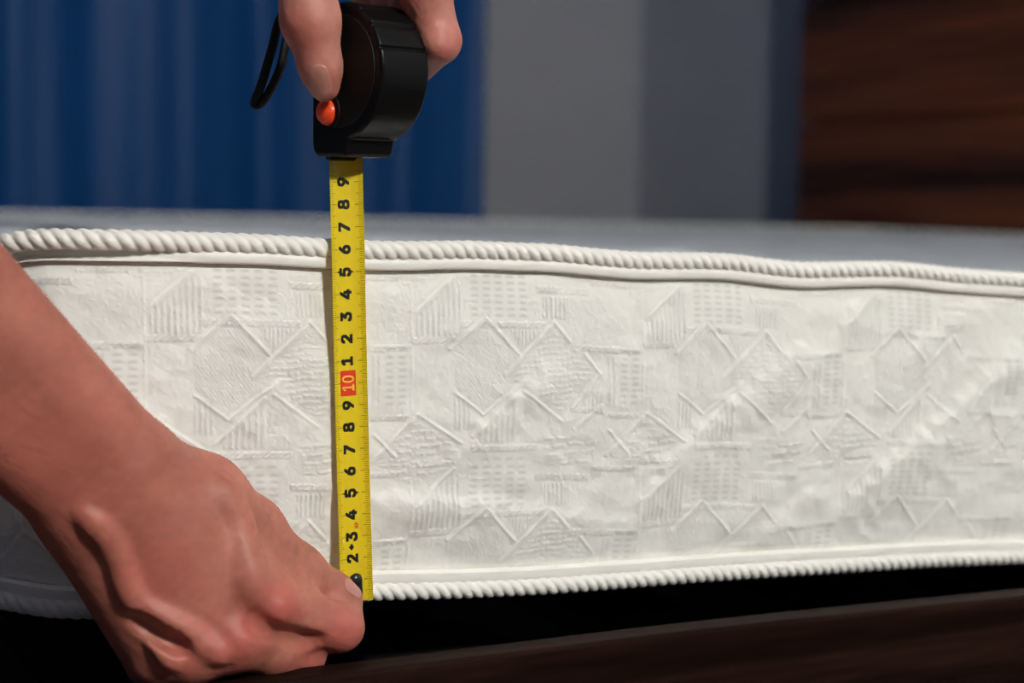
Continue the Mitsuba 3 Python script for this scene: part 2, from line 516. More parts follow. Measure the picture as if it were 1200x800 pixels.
def build_side(s_arr, fine):
    """The side panel between the two cords, with its smooth tape strips as children meshes; returns the panel's points and tones."""
    nW = 310 if fine else 14
    t = np.linspace(0, 1, nW)
    S, Tt = np.meshgrid(s_arr, t, indexing='ij')
    zt, zb = ZT(S) - ROPE_R - 0.0042, ZB(S) + ROPE_R + 0.0042
    Z = zt + (zb - zt) * Tt
    Wd = ZT(S) - Z
    p, n = outline(s_arr)
    off = 0.0056 * (np.sin(math.pi * np.clip(Tt, 0, 1)) ** 0.45) - 0.0022
    tone = np.zeros_like(S)
    if fine:
        h, tone = relief(S, Wd)
        edge = smoothstep(0, 0.03, Tt) * smoothstep(1, 0.97, Tt)
        off = off + 0.00062 * h * edge + folds(S, Wd) * edge
        q = np.stack([S * 60, Tt * 10, 0 * S], -1)
        off = off + 0.0030 * (meshkit.fbm(q, 3, 3) - 0.5) * edge
        off = off + 0.00022 * (meshkit.noise(np.stack([S * 900, Wd * 900, 0 * S], -1), 5) - 0.5)
        # the cover is pulled slack just under the top cord at the corner
        tone = tone + 0.02 * (meshkit.fbm(np.stack([S * 30, Wd * 30, 0 * S], -1), 3, 9) - 0.5)
    P = p[:, None, :] + n[:, None, :] * off[..., None]
    P[..., 2] = Z
    col = np.clip(np.array([0.770, 0.770, 0.735]) * (1 + 0.9 * tone[..., None]), 0, 1)
    return P, col


def closed_loop(n_long):
    """The whole outline beyond the stretch in view, from s = SB round the head and the far side to s = SA, as plan points, normals and heights."""
    R = R_CORNER
    pts, nor = [], []
    for s in np.linspace(SB, S_HEAD - S0 + S0 - R, n_long):
        pts.append((s, 0)); nor.append((0, -1))
    for a in np.linspace(0, math.pi / 2, 10)[1:]:
        pts.append((S_HEAD - R + R * math.sin(a), R - R * math.cos(a))); nor.append((math.sin(a), -math.cos(a)))
    for v in np.linspace(R, BED_W - R, n_long)[1:]:
        pts.append((S_HEAD, v)); nor.append((1, 0))
    for a in np.linspace(0, math.pi / 2, 10)[1:]:
        pts.append((S_HEAD - R + R * math.cos(a), BED_W - R + R * math.sin(a))); nor.append((math.cos(a), math.sin(a)))
    for s in np.linspace(S_HEAD - R, S_FOOT + R, n_long)[1:]:
        pts.append((s, BED_W)); nor.append((0, 1))
    for a in np.linspace(0, math.pi / 2, 10)[1:]:
        pts.append((S_FOOT + R - R * math.sin(a), BED_W - R + R * math.cos(a))); nor.append((-math.sin(a), math.cos(a)))
    pA, _ = outline(np.array([SA]))
    vA = (pA[0] - P_FACE) @ EV
    for v in np.linspace(BED_W - R, max(vA, R), n_long)[1:]:
        pts.append((S_FOOT, v)); nor.append((-1, 0))
    return np.array(pts, float), np.array(nor, float)


LOOP, LOOPN = closed_loop(60)


def far_height(sv, Zf, drop):
    """Heights away from the stretch in view: from the near edge's height to the far edge's."""
    s, v = sv[:, 0], sv[:, 1]
    near = Zf(np.clip(s, S0 - 0.1, 3.0))
    far = CAM[2] - 0.0305 - 0.021 * np.clip((s - S_FOOT) / BED_L, 0, 1) - drop
    k = smoothstep(0.0, 1.0, v / BED_W)
    return near * (1 - k) + far * k


THICK = float(ZT(0.0) - ZB(0.0))
loop_zt = far_height(LOOP, ZT, 0.0)
loop_zb = far_height(LOOP, ZB, THICK)
# the foot side starts from the heights in view
kf = np.linspace(0, 1, 60) ** 1.0
for arr, Zf in ((loop_zt, ZT), (loop_zb, ZB)):
    i0 = len(arr) - 59
    arr[-59:] = arr[-59:] * (1 - kf[1:] ** 3) + float(Zf(SA)) * kf[1:] ** 3

s_fine = np.arange(SA, SB + 1e-9, 0.00055)
P1, col1 = build_side(s_fine, True)
loopP = P_FACE + LOOP[:, :1] * EU + LOOP[:, 1:] * EV
loopN = LOOPN[:, :1] * EU + LOOPN[:, 1:] * EV
tt = np.linspace(0, 1, 16)
P2 = np.zeros((len(LOOP), 16, 3))
for j, t in enumerate(tt):
    z = loop_zt - ROPE_R - 0.0042 + (loop_zb - loop_zt + 2 * ROPE_R + 0.0084) * t
    P2[:, j] = loopP + loopN * (0.0056 * math.sin(math.pi * t) ** 0.45 - 0.0022)
    P2[:, j, 2] = z
m1, m2 = grid_mesh(P1), grid_mesh(P2)
OUT_C = plan(S_FOOT + BED_L / 2, BED_W / 2)
from_mid = lambda c: (c - OUT_C) * [1, 1, 0]
side = trimesh.util.concatenate([oriented(m1, from_mid), oriented(m2, from_mid)])
sc = np.vstack([col1.reshape(-1, 3), np.tile([0.770, 0.770, 0.735], (len(m2.vertices), 1))])
M = 'mattress'
tag(M, 'thick white mattress with a woven geometric cover and corded edges on the dark wooden bed', 'mattress')
obj('side_panel', side, 'm_fabric', M, smooth=True, color=sc)
tag('mattress__side_panel', 'ivory side panel with a woven pattern of diamonds, ribs and dots')


def full_path(Zf, loopz, out=0.0, ds=0.0011):
    s = np.arange(SA, SB + 1e-9, ds)
    p, n = outline(s)
    a = p + n * out
    a[:, 2] = Zf(s)
    b = loopP + loopN * out
    b[:, 2] = loopz
    # the stretch out of view resampled evenly
    b = b[1:-1]
    return a, n, b, loopN[1:-1]


def rope(Zf, loopz):
    a, na, b, nb = full_path(Zf, loopz, 0.0012, 0.00065)
    d = np.r_[0, np.cumsum(np.linalg.norm(np.diff(b, axis=0), axis=1))]
    q = np.arange(0.0, d[-1], 0.004)
    bb = np.stack([np.interp(q, d, b[:, i]) for i in range(3)], -1)
    nn = np.stack([np.interp(q, d, nb[:, i]) for i in range(3)], -1)
    nn /= np.linalg.norm(nn, axis=1, keepdims=True)

    def sweep(path, nor, s, nth, lobes):
        th = np.arange(nth) / nth * 2 * math.pi
        tz = np.array([0, 0, 1.0])
        ph = 3.0 * th[None, :] + (2 * math.pi * s / 0.0058 + 0.5 * np.sin(s * 90))[:, None]
        g = np.abs(np.sin(ph / 2))
        r = ROPE_R * ((0.68 + 0.32 * g ** 0.6) if lobes else np.full_like(g, 0.93))
        if lobes:
            r = r + 0.00009 * np.sin(ph * 5 + 9 * th[None, :])
        P = path[:, None] + r[..., None] * (np.cos(th)[None, :, None] * nor[:, None] + np.sin(th)[None, :, None] * tz)
        return grid_mesh(P, wrap_v=True)

    m1 = sweep(a, na, np.arange(len(a)) * 0.00065, 44, True)
    path2 = np.vstack([a[-1:], bb, a[:1]])
    nor2 = np.vstack([na[-1:], nn, na[:1]])
    m2 = sweep(path2, nor2, np.zeros(len(path2)), 16, False)
    return trimesh.util.concatenate([m1, m2])


obj('cord', rope(ZT, loop_zt), 'm_cord', M, smooth=True)
tag('mattress__cord', 'twisted white cord along the upper edge')
obj('cord', rope(ZB, loop_zb), 'm_cord', M, smooth=True)
tag('mattress__cord_001', 'twisted white cord along the lower edge')


def strip(Zf, loopz, sign):
    a, na, b, nb = full_path(Zf, loopz, 0.0, 0.0022)
    path, nor = np.vstack([a, b]), np.vstack([na, nb])
    prof = [(0.0010, 0.4 * ROPE_R), (0.0032, ROPE_R - 0.0008), (0.0036, ROPE_R + 0.001), (0.0034, ROPE_R + 0.0036), (0.0022, ROPE_R + 0.0044), (-0.0030, ROPE_R + 0.0046)]
    # under the upper cord the strip sinks in towards the corner, so that a gap opens there
    sink = 0.0060 * smoothstep(face_sw(255, 300)[0], face_sw(120, 300)[0], np.arange(len(path)) * 0.0022 + SA) * (sign < 0)
    P = np.stack([path + nor * (o - (sink * float(k < 4))[:, None]) + np.array([0, 0, sign * h]) for k, (o, h) in enumerate(prof)], 1)
    return oriented(grid_mesh(P, wrap_u=True), from_mid)


obj('edge_strip', strip(ZT, loop_zt, -1), 'm_band', M, smooth=50)
tag('mattress__edge_strip', 'smooth white tape strip under the upper cord')
obj('edge_strip', strip(ZB, loop_zb, 1), 'm_band', M, smooth=50)
tag('mattress__edge_strip_001', 'smooth white tape strip above the lower cord')


def seam(Zf, loopz, sign):
    a, na, b, nb = full_path(Zf, loopz, 0.0, 0.004)
    s = np.arange(len(a)) * 0.004
    path = a + na * 0.0008 + np.array([0, 0, sign * (ROPE_R + 0.0046)])
    return tube(path, 0.00035, 8, axis=[0, 0, 1])


obj('seam', seam(ZT, loop_zt, -1), 'm_stitch', M, smooth=True)
tag('mattress__seam', 'thin brownish seam line below the upper cord')


def top_surface(Zf, loopz, sign):
    """Quilted top (sign 1) or plain underside (sign -1), filled inside the outline."""
    a, na, b, nb = full_path(Zf, loopz, -0.0005, 0.004)
    ring = np.vstack([a, b])
    c = plan(S_FOOT + BED_L / 2, BED_W / 2, 0)
    lv = np.r_[0, 0.004, 0.010, 0.02, 0.03, 0.045, 0.06, 0.08, np.linspace(0.10, 1, 46)]
    sv = np.stack([(ring - P_FACE) @ EU, (ring - P_FACE) @ EV], -1)
    csv = np.array([S_FOOT + BED_L / 2, BED_W / 2])
    P = []
    for l in lv:
        q = sv * (1 - l) + csv * l
        z = far_height(q, Zf, 0.0 if sign > 0 else THICK)
        z = ring[:, 2] * (1 - smoothstep(0, 0.12, l)) + z * smoothstep(0, 0.12, l)
        if sign > 0:
            k = smoothstep(0.0, 0.03, l)
            du = (q[:, 0] * 0.8 + q[:, 1] * 0.6) / 0.17
            dv = (q[:, 0] * 0.8 - q[:, 1] * 0.6) / 0.17
            z = z + k * 0.0045 * (np.abs(np.sin(du * math.pi) * np.sin(dv * math.pi)) ** 0.6 - 0.6) + k * 0.004 * (meshkit.fbm(np.stack([q[:, 0] * 9, q[:, 1] * 9, 0 * z], -1), 3, 4) - 0.5)
            z = z + 0.0055 * np.exp(-((q[:, 1] - 0.055) / 0.03) ** 2) * (np.exp(-((q[:, 0] - 0.22) / 0.09) ** 2) + 0.8 * np.exp(-((q[:, 0] - 0.42) / 0.05) ** 2))
        else:
            z = z - 0.001 * smoothstep(0, 0.02, l)
        p = P_FACE + q[:, :1] * EU + q[:, 1:] * EV
        p[:, 2] = z
        P.append(p)
    return oriented(grid_mesh(np.array(P), wrap_v=True), lambda c: np.tile([0, 0, float(sign)], (len(c), 1)))


obj('top_panel', top_surface(ZT, loop_zt, 1), 'm_quilt_dimmed', M, smooth=True)
tag('mattress__top_panel', 'white quilted top of the mattress, dim light put into its colour')
obj('bottom_panel', top_surface(ZB, loop_zb, -1), 'm_quilt_dimmed', M, smooth=True)

# ------------------------------------------------------------------ bed
B = 'bed'
tag(B, 'dark brown wooden bed frame with a plank headboard under the white mattress', 'bed')
RAIL_V0, RAIL_T = -0.062, 0.017                 # near side rail: its front face and thickness
RAIL_Z, RAIL_H = 0.2915, 0.175


def place_box(s0, s1, v0, v1, z0, z1, r=0.002):
    m = rounded_box(s1 - s0, v1 - v0, z1 - z0, r)
    return framed(m, plan((s0 + s1) / 2, (v0 + v1) / 2, (z0 + z1) / 2), EU, EV, np.array([0, 0, 1.0]))


S_FR = S_FOOT - 0.062
def bowed(mesh):                                # the near rail is bowed: a little higher beside the lifted end of the mattress
    mesh = trimesh.Trimesh(*trimesh.remesh.subdivide_to_size(mesh.vertices, mesh.faces, 0.06), process=False)
    v = np.array(mesh.vertices)
    v[:, 2] += 0.0056 * smoothstep(0.52, 0.10, (v - P_FACE) @ EU)
    return trimesh.Trimesh(v, mesh.faces, process=False)


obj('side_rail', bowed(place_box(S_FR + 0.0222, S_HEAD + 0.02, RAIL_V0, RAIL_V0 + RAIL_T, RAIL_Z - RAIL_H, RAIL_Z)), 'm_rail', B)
V_FAR = BED_W + 0.062
obj('side_rail', place_box(S_FR + 0.0222, S_HEAD + 0.02, V_FAR - RAIL_T, V_FAR, RAIL_Z - RAIL_H, RAIL_Z), 'm_rail', B)
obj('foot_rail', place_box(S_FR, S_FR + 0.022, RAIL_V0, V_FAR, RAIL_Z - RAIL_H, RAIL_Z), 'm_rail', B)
slat_z = float(min(loop_zb.min(), ZB(0.6))) - ROPE_R - 0.004
for i in range(13):
    s = S_FOOT + 0.09 + i * 0.148
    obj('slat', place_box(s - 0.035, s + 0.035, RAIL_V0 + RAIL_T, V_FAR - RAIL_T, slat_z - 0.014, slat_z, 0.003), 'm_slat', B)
for s in (S_FR + 0.08, S_HEAD - 0.12):
    for v in (RAIL_V0 + 0.06, V_FAR - 0.06):
        obj('leg', place_box(s - 0.025, s + 0.025, v - 0.025, v + 0.025, 0.0, RAIL_Z - RAIL_H, 0.003), 'm_rail', B)
# headboard: its far edge at pixel column 932
_r = ray(934, 200)
_b = P_FACE + EU * (S_HEAD + 0.022)
V_HB = np.linalg.solve(np.array([[EV[0], -_r[0]], [EV[1], -_r[1]]]), np.array([-_b[0], -_b[1]]))[0]
print('headboard far edge v', V_HB, 'rail z', RAIL_Z, 'slat', slat_z)
HB0, HB1 = -0.16, V_HB
for z0, z1 in ((0.02, 0.30), (0.304, 0.452), (0.456, 0.655), (0.661, 0.886), (0.892, 1.10)):
    obj('headboard_plank', place_box(S_HEAD + 0.022, S_HEAD + 0.052, HB0, HB1, z0, z1, 0.004), 'm_headboard', B)
obj('headboard_back', place_box(S_HEAD + 0.053, S_HEAD + 0.070, HB0 + 0.01, HB1 - 0.01, 0.0, 1.08, 0.002), 'm_rail', B)

# ------------------------------------------------------------------ tape measure
TM = 'tape_measure'
tag(TM, 'black tape measure with a yellow blade pulled down along the mattress side', 'tape measure')
FACE_N = -EV


def on_face(px, py, out):                       # the point of a plane 'out' in front of the long side
    r = ray(px, py)
    q = P_FACE + FACE_N * out - CAM
    t = (q @ FACE_N) / (r @ FACE_N)
    return CAM + r * t


BL_OUT = 0.0064
B0, B1 = on_face(416.5, 704.5, BL_OUT), on_face(403.0, 180.0, BL_OUT)
BD = unit(B1 - B0)                              # up along the blade
BN = unit(FACE_N - BD * (FACE_N @ BD))
BR = np.cross(BD, BN)                           # towards the right edge
if BR[0] < 0:
    BR = -BR
BLEN = np.linalg.norm(B1 - B0)
CM = np.linalg.norm(on_face(403.6, 213, BL_OUT) - B0) / 19.0     # one printed centimetre
print('one printed cm', CM, 'blade', BLEN)
MM = CM / 10
HALF = 0.0080
yy = np.linspace(0, BLEN, 90)
xx = np.linspace(-1, 1, 33)
sag = lambda x: 0.0022 * np.abs(x) ** 2.4
bow = lambda y: -0.0007 * np.sin(np.pi * np.clip(y, 0, 0.158) / 0.158)      # the blade gives towards the panel between the cords
front = B0 + yy[:, None, None] * BD + (xx * HALF)[None, :, None] * BR + (sag(xx)[None, :, None] + bow(yy)[:, None, None]) * BN
back = front - BN * 0.00025
uvf = np.stack(np.broadcast_arrays((xx * HALF / MM)[None, :], (yy / MM)[:, None]), -1).reshape(-1, 2)
mf, mb = grid_mesh(front), grid_mesh(back[::-1])
bm = trimesh.util.concatenate([mf, mb])
BLADE = obj('blade', bm, 'm_blade', TM, smooth=True, uv=np.vstack([uvf, np.full_like(uvf, 0.5) * [0, 1]]))
tag(BLADE, 'yellow steel blade with black centimetre numerals')


def printed(mesh, y_mm, x_mm, name, mat, label=None, parent=BLADE):
    """Puts flat print on the blade: the mesh reads along +x, its middle is moved to (x, y) on the blade."""
    b = mesh.bounds
    mesh.apply_translation([-(b[0][0] + b[1][0]) / 2, -(b[0][1] + b[1][1]) / 2, 0])
    y = y_mm * MM
    framed(mesh, B0 + BD * y + BR * (x_mm / 1000) + BN * (sag(x_mm / 1000 / HALF) + bow(y) + 0.00012), BD, -BR, BN)
    v = np.array(mesh.vertices)
    xs_ = (v - B0) @ BR
    v += BN * (sag(xs_ / HALF) - sag(x_mm / 1000 / HALF))[:, None]
    k = obj(name, trimesh.Trimesh(v, mesh.faces, process=False), mat, parent, smooth=False)
    if label:
        tag(k, label)
    return k


def flat(poly, depth=0.00008):
    return trimesh.creation.extrude_polygon(poly, depth, engine='earcut')


X_NUM = -0.9
for n in range(2, 20):
    if n == 10:
        continue
    t = meshkit.text_mesh(str(n % 10), 0.0050, 0.00008, bold=True)
    t.apply_scale([1.08, 1, 1])
    t = trimesh.util.concatenate([t.copy().apply_translation([dx, dy, 0]) for dx in (-0.0002, 0.0002) for dy in (-0.0002, 0.0002)])
    printed(t, n * 10, X_NUM, 'numeral', 'm_ink')
    if n % 10 == 5:
        for sx in (-1, 1):
            d = Polygon([(-0.0007, 0), (0, sx * 0.0021), (0.0007, 0)])
            printed(flat(d), n * 10, X_NUM - sx * 3.3, 'pointer_mark', 'm_ink')
red = Polygon([(-0.0054, -0.0034), (0.0054, -0.0034), (0.0054, 0.0034), (-0.0054, 0.0034)]).buffer(0.0004)
printed(trimesh.Trimesh(*trimesh.remesh.subdivide_to_size(flat(red).vertices, flat(red).faces, 0.0012), process=False), 100, X_NUM + 0.2, 'red_block', 'm_redink', 'red block carrying the 10')
t = meshkit.text_mesh('10', 0.0056, 0.00022, bold=True)
t.apply_scale([0.80, 1, 1])
printed(t, 100, X_NUM + 0.2, 'numeral', 'm_yellowink', 'orange numeral 10 on the red block')
t = meshkit.text_mesh('8P', 0.0017, 0.00008, bold=True)
printed(t, 35, 1.6, 'small_mark', 'm_redink', 'tiny red mark beside the 3')
d = Polygon([(-0.0016, 0), (0, -0.0013), (0.0016, 0), (0, 0.0013)])
printed(flat(d), 25.2, X_NUM - 0.2, 'diamond_mark', 'm_ink')
# hook: a black riveted plate over the blade's end, bent back under it
hp = Polygon([(-0.001, -0.0026), (0.0115, -0.0026), (0.0115, 0.0026), (-0.001, 0.0026)]).buffer(0.0004)
hk = trimesh.creation.extrude_polygon(Polygon([(0.0003, -0.0030), (0.0105, -0.0030), (0.0126, -0.0022), (0.0135, 0.0), (0.0126, 0.0022), (0.0105, 0.0030), (0.0003, 0.0030)]), 0.0007, engine='earcut')
framed(hk, B0 + BR * 0.0002 + BN * (bow(0) + 0.0006), BD, -BR, BN)
lip = trimesh.creation.box([0.0009, 0.012, 0.0065])
framed(lip, B0 - BD * 0.0004 - BN * 0.0028, BD, -BR, BN)
dome = trimesh.creation.icosphere(3, 0.0030)
dome.apply_scale([1, 1, 0.55])
framed(dome, B0 + BD * 0.0100 + BR * 0.0002 + BN * (bow(0) + 0.0010), BD, -BR, BN)
HOOK = obj('hook', trimesh.util.concatenate([hk, lip]), 'm_black_metal', BLADE, smooth=30)
tag(HOOK, 'black metal end hook')
obj('rivet', dome, 'm_black_metal', BLADE, smooth=True)

# case: local axes a (towards the rounded back, right and near), b (up), c (through the thickness, right and away)
CA, CC, CB = np.array([0.70, -0.7141, 0.0]), np.array([0.7141, 0.70, 0.0]), np.array([0, 0, 1.0])
TH = 0.027
BT = on_face(403.5, 184.5, BL_OUT) + BN * bow(BLEN)
CO = BT - CA * 0.0065 - CC * TH / 2


def case_profile():
    pts = []
    c, r = np.array([0.022, 0.037]), 0.030
    pts += [(0.004, 0.0), (0.0245, 0.0), (0.0262, 0.0018), (0.0275, 0.0066)]
    for a in np.linspace(-78, 128, 150):
        rr = r
        for g, w, dep in ((18, 1.5, 0.0011), (41, 1.5, 0.0011), (62, 1.3, 0.0009), (80, 1.3, 0.0009)):
            rr -= dep * math.exp(-((a - g) / w) ** 4)
        if 18 < a < 41:
            rr -= 0.0004
        pts.append((c[0] + rr * math.cos(math.radians(a)), c[1] + rr * math.sin(math.radians(a))))
    pts += [(0.0015, 0.0585), (0.0, 0.055), (0.0, 0.006), (0.0012, 0.0018)]
    return Polygon([(x * 0.93, y) for x, y in pts])


def loft_case(poly, depth, bevel):
    """Extrudes a profile with rounded rims."""
    n = 420
    L = poly.exterior.length
    base = np.array([poly.exterior.interpolate(i / n * L).coords[0] for i in range(n)])
    tan = np.roll(base, -1, 0) - np.roll(base, 1, 0)
    nor = np.stack([tan[:, 1], -tan[:, 0]], -1)
    nor /= np.linalg.norm(nor, axis=1, keepdims=True)
    if not Polygon(base).exterior.is_ccw:
        nor = -nor
    for _ in range(6):
        nor = nor + np.roll(nor, 1, 0) + np.roll(nor, -1, 0)
        nor /= np.linalg.norm(nor, axis=1, keepdims=True)
    rings = []
    for k in range(6):
        a = k / 5 * math.pi / 2
        rings.append((bevel * (1 - math.sin(a)), bevel * (1 - math.cos(a))))
    seq = [(i, z) for i, z in rings] + [(i, depth - z) for i, z in rings[::-1]]
    P = np.stack([np.hstack([base - nor * i, np.full((n, 1), z)]) for i, z in seq], 0)
    mid = np.r_[base.mean(0), depth / 2]
    m = oriented(grid_mesh(P, wrap_v=True), lambda c: (c - mid) * [1, 1, 0])
    caps = []
    for i, z in (seq[0], seq[-1]):
        e = trimesh.creation.extrude_polygon(Polygon(base - nor * i).buffer(0), 1e-5, engine='earcut')
        e.apply_translation([0, 0, z - 5e-6])
        caps.append(e)
    out = trimesh.util.concatenate([m] + caps)
    return out


cp = case_profile()
cm_ = loft_case(cp, TH, 0.0017)
framed(cm_, CO, CA, CB, CC)
CASE = obj('case', cm_, 'm_case', TM, smooth=35)
tag(CASE, 'rounded black plastic case with grip grooves across its rim')
# raised plates on both sides
ring_pts = [(0.0205 + 0.0235 * math.cos(a), 0.037 + 0.0245 * math.sin(a)) for a in np.linspace(-0.75 * math.pi, 0.9 * math.pi, 80)] + [(0.003, 0.046), (0.003, 0.02)]
for sgn, z0 in ((0, -0.0007), (1, TH - 0.0003)):
    m = loft_case(Polygon(ring_pts).buffer(0), 0.0010, 0.0005)
    m.apply_translation([0, 0, z0])
    framed(m, CO, CA, CB, CC)
    obj('side_plate', m, 'm_side', CASE, smooth=30)
# button: a domed disc on the near side
btn = trimesh.creation.revolve(np.array([(0.0, 0.0046), (0.0016, 0.0045), (0.0032, 0.0040), (0.0046, 0.0030), (0.0056, 0.0015), (0.0060, 0.0), (0.0060, -0.002)]), sections=40)
framed(btn, CO + CA * 0.0120 + CB * 0.0195 - CC * 0.0004, CA, CB, -CC)
btn = oriented(btn, lambda c: np.tile(-CC, (len(c), 1)))
k = obj('button', btn, 'm_button', TM, smooth=40)
tag(k, 'round orange-red button')
lipm = tube([CO + CA * (0.0120 + 0.0085 * math.cos(a)) + CB * (0.0195 + 0.0085 * math.sin(a)) - CC * 0.0008 for a in np.linspace(-0.9, 0.9, 16)], 0.0006, 8, axis=CC)
obj('button_rim', lipm, 'm_side', CASE, smooth=True)
mouth = rounded_box(0.005, 0.005, 0.019, 0.0012)
framed(mouth, CO + CA * 0.0065 + CB * 0.0010 + CC * TH / 2, CA, CB, CC)
obj('mouth', mouth, 'm_side', CASE, smooth=30)
# strap
att = CO + CA * 0.0015 + CB * 0.050 + CC * 0.010
sp = [att, at(345, 5, 0.781), at(330, 18, 0.781), at(321, 48, 0.780), at(312, 80, 0.780), at(303, 108, 0.780), at(298.5, 122, 0.781), at(303.5, 123, 0.782), at(317, 105, 0.783), at(328, 81, 0.784), at(334, 56, 0.785), at(343, 28, 0.785),
      CO + CA * 0.0015 + CB * 0.047 + CC * 0.017]
k = obj('wrist_strap', tube(catmull(sp, 10), 0.0019, 12, flat=1.6, axis=[0.2, 1, 0.1]), 'm_strap', TM, smooth=True)
tag(k, 'black wrist strap loop hanging at the side')

# ------------------------------------------------------------------ hands: rounded bones blended in a distance field, then surfaced
class Body:
    def __init__(self):
        self.prims = []

    def bone(self, a, b, r1, r2, k=0.006, sub=False):
        self.prims.append((np.asarray(a, float), np.asarray(b, float), r1, r2, k, sub))

    def chain(self, pts, rs, k=0.004, sub=False):
        for i in range(len(pts) - 1):
            self.bone(pts[i], pts[i + 1], rs[i], rs[i + 1], k, sub)

    @staticmethod
    def cone(p, a, b, r1, r2):
        ab = b - a
        L2 = max(ab @ ab, 1e-12)
        t = np.clip(((p - a) @ ab) / L2, 0, 1)
        d = p - a - t[..., None] * ab
        return np.sqrt((d * d).sum(-1)) - (r1 + (r2 - r1) * t)

    @staticmethod
    def join(D, d, k, sub):
        if sub:
            d = -d
            h = np.maximum(k - np.abs(D - d), 0) / k
            return np.maximum(D, d) + h * h * k / 4
        h = np.maximum(k - np.abs(D - d), 0) / k
        return np.minimum(D, d) - h * h * k / 4

    def dist(self, p):
        D = np.full(p.shape[:-1], 1.0)
        for a, b, r1, r2, k, sub in self.prims:
            D = self.join(D, self.cone(p, a, b, r1, r2), k, sub)
        return D

    def mesh(self, h):
        lo = np.min([np.minimum(a, b) - max(r1, r2) for a, b, r1, r2, k, s in self.prims if not s], 0) - 0.006
        hi = np.max([np.maximum(a, b) + max(r1, r2) for a, b, r1, r2, k, s in self.prims if not s], 0) + 0.006
        n = np.ceil((hi - lo) / h).astype(int) + 1
        ax = [lo[i] + h * np.arange(n[i]) for i in range(3)]
        D = np.full(n, 1.0)
        for a, b, r1, r2, k, sub in self.prims:
            m = max(r1, r2) + k + 0.004
            i0 = np.maximum(np.floor((np.minimum(a, b) - m - lo) / h).astype(int), 0)
            i1 = np.minimum(np.ceil((np.maximum(a, b) + m - lo) / h).astype(int) + 1, n)
            if (i1 <= i0).any():
                continue
            sl = tuple(slice(p, q) for p, q in zip(i0, i1))
            G = np.stack(np.meshgrid(*[ax[i][sl[i]] for i in range(3)], indexing='ij'), -1)
            D[sl] = self.join(D[sl], self.cone(G, a, b, r1, r2), k, sub)
        m = surface_nets(D, lo, h)
        v = np.array(m.vertices)
        e = 0.0004
        for _ in range(3):
            d = self.dist(v)
            g = np.stack([self.dist(v + np.eye(3)[i] * e) - self.dist(v - np.eye(3)[i] * e) for i in range(3)], -1) / (2 * e)
            gl = np.maximum((g * g).sum(-1, keepdims=True), 0.25)
            v = v - np.clip(d[:, None] * g / gl, -h, h) * 0.8
        m = trimesh.Trimesh(v, m.faces, process=False)
        return taubin(m, 5)


def taubin(m, n):
    from scipy.sparse import coo_matrix, diags
    e = m.edges_unique
    k = len(m.vertices)
    A = coo_matrix((np.ones(2 * len(e)), (np.r_[e[:, 0], e[:, 1]], np.r_[e[:, 1], e[:, 0]])), shape=(k, k)).tocsr()
    A = diags(1 / np.maximum(np.asarray(A.sum(1)).ravel(), 1)) @ A
    v = np.array(m.vertices)
    for _ in range(n):
        v = v + 0.50 * (A @ v - v)
        v = v - 0.52 * (A @ v - v)
    return trimesh.Trimesh(v, m.faces, process=False)


def surface_nets(D, lo, h):
    neg = D < 0
    n = np.array(D.shape)
    c = [neg[i:n[0] - 1 + i, j:n[1] - 1 + j, k:n[2] - 1 + k] for i in (0, 1) for j in (0, 1) for k in (0, 1)]
    cnt = sum(x.astype(np.int8) for x in c)
    act = (cnt > 0) & (cnt < 8)
    idx = -np.ones(act.shape, int)
    cells = np.argwhere(act)
    idx[act] = np.arange(len(cells))
    pos, wt = np.zeros((len(cells), 3)), np.zeros(len(cells))
    corners = np.array([(i, j, k) for i in (0, 1) for j in (0, 1) for k in (0, 1)])
    vals = np.stack([D[tuple((cells + q).T)] for q in corners], -1)
    for a in range(8):
        for b in range(a + 1, 8):
            if np.abs(corners[a] - corners[b]).sum() != 1:
                continue
            cross = (vals[:, a] < 0) != (vals[:, b] < 0)
            t = np.where(cross, vals[:, a] / np.where(cross, vals[:, a] - vals[:, b], 1), 0)
            pos += np.where(cross[:, None], corners[a] + t[:, None] * (corners[b] - corners[a]), 0)
            wt += cross
    v = lo + h * (cells + pos / wt[:, None])
    faces = []
    for axis in range(3):
        o = [i for i in range(3) if i != axis]
        A = np.moveaxis(neg, axis, 0)
        e = A[:-1] != A[1:]
        e = np.moveaxis(e, 0, axis)
        q = np.argwhere(e)
        ok = (q[:, o[0]] > 0) & (q[:, o[1]] > 0) & (q[:, o[0]] < n[o[0]] - 1) & (q[:, o[1]] < n[o[1]] - 1)
        q = q[ok]
        inside_first = neg[tuple(q.T)]

        def cell(d0, d1):
            r = q.copy()
            r[:, o[0]] += d0
            r[:, o[1]] += d1
            return idx[tuple(r.T)]
        q4 = np.stack([cell(-1, -1), cell(0, -1), cell(0, 0), cell(-1, 0)], -1)
        flip = inside_first if axis != 1 else ~inside_first
        q4 = np.where(flip[:, None], q4, q4[:, ::-1])
        faces += [q4[:, [0, 1, 2]], q4[:, [0, 2, 3]]]
    return trimesh.Trimesh(v, np.vstack(faces), process=False)


def skin_colors(v, spots, base=(0.385, 0.132, 0.094), red=(0.48, 0.100, 0.085), seed=1):
    b = np.tile(np.array(base), (len(v), 1))
    n = meshkit.fbm(v * 55, 4, seed)[:, None]
    b = b * (0.70 + 0.60 * n) * (0.88 + 0.24 * meshkit.fbm(v * 400, 2, seed + 9)[:, None])
    b[:, 1:] *= (0.88 + 0.24 * meshkit.fbm(v * 160, 3, seed + 3))[:, None]
    for p, r, a in spots:
        w = a * np.exp(-(((v - p) ** 2).sum(1) / (r * r)))[:, None]
        b = b * (1 - w) + np.array(red) * w
    return np.clip(b, 0.01, 0.9)


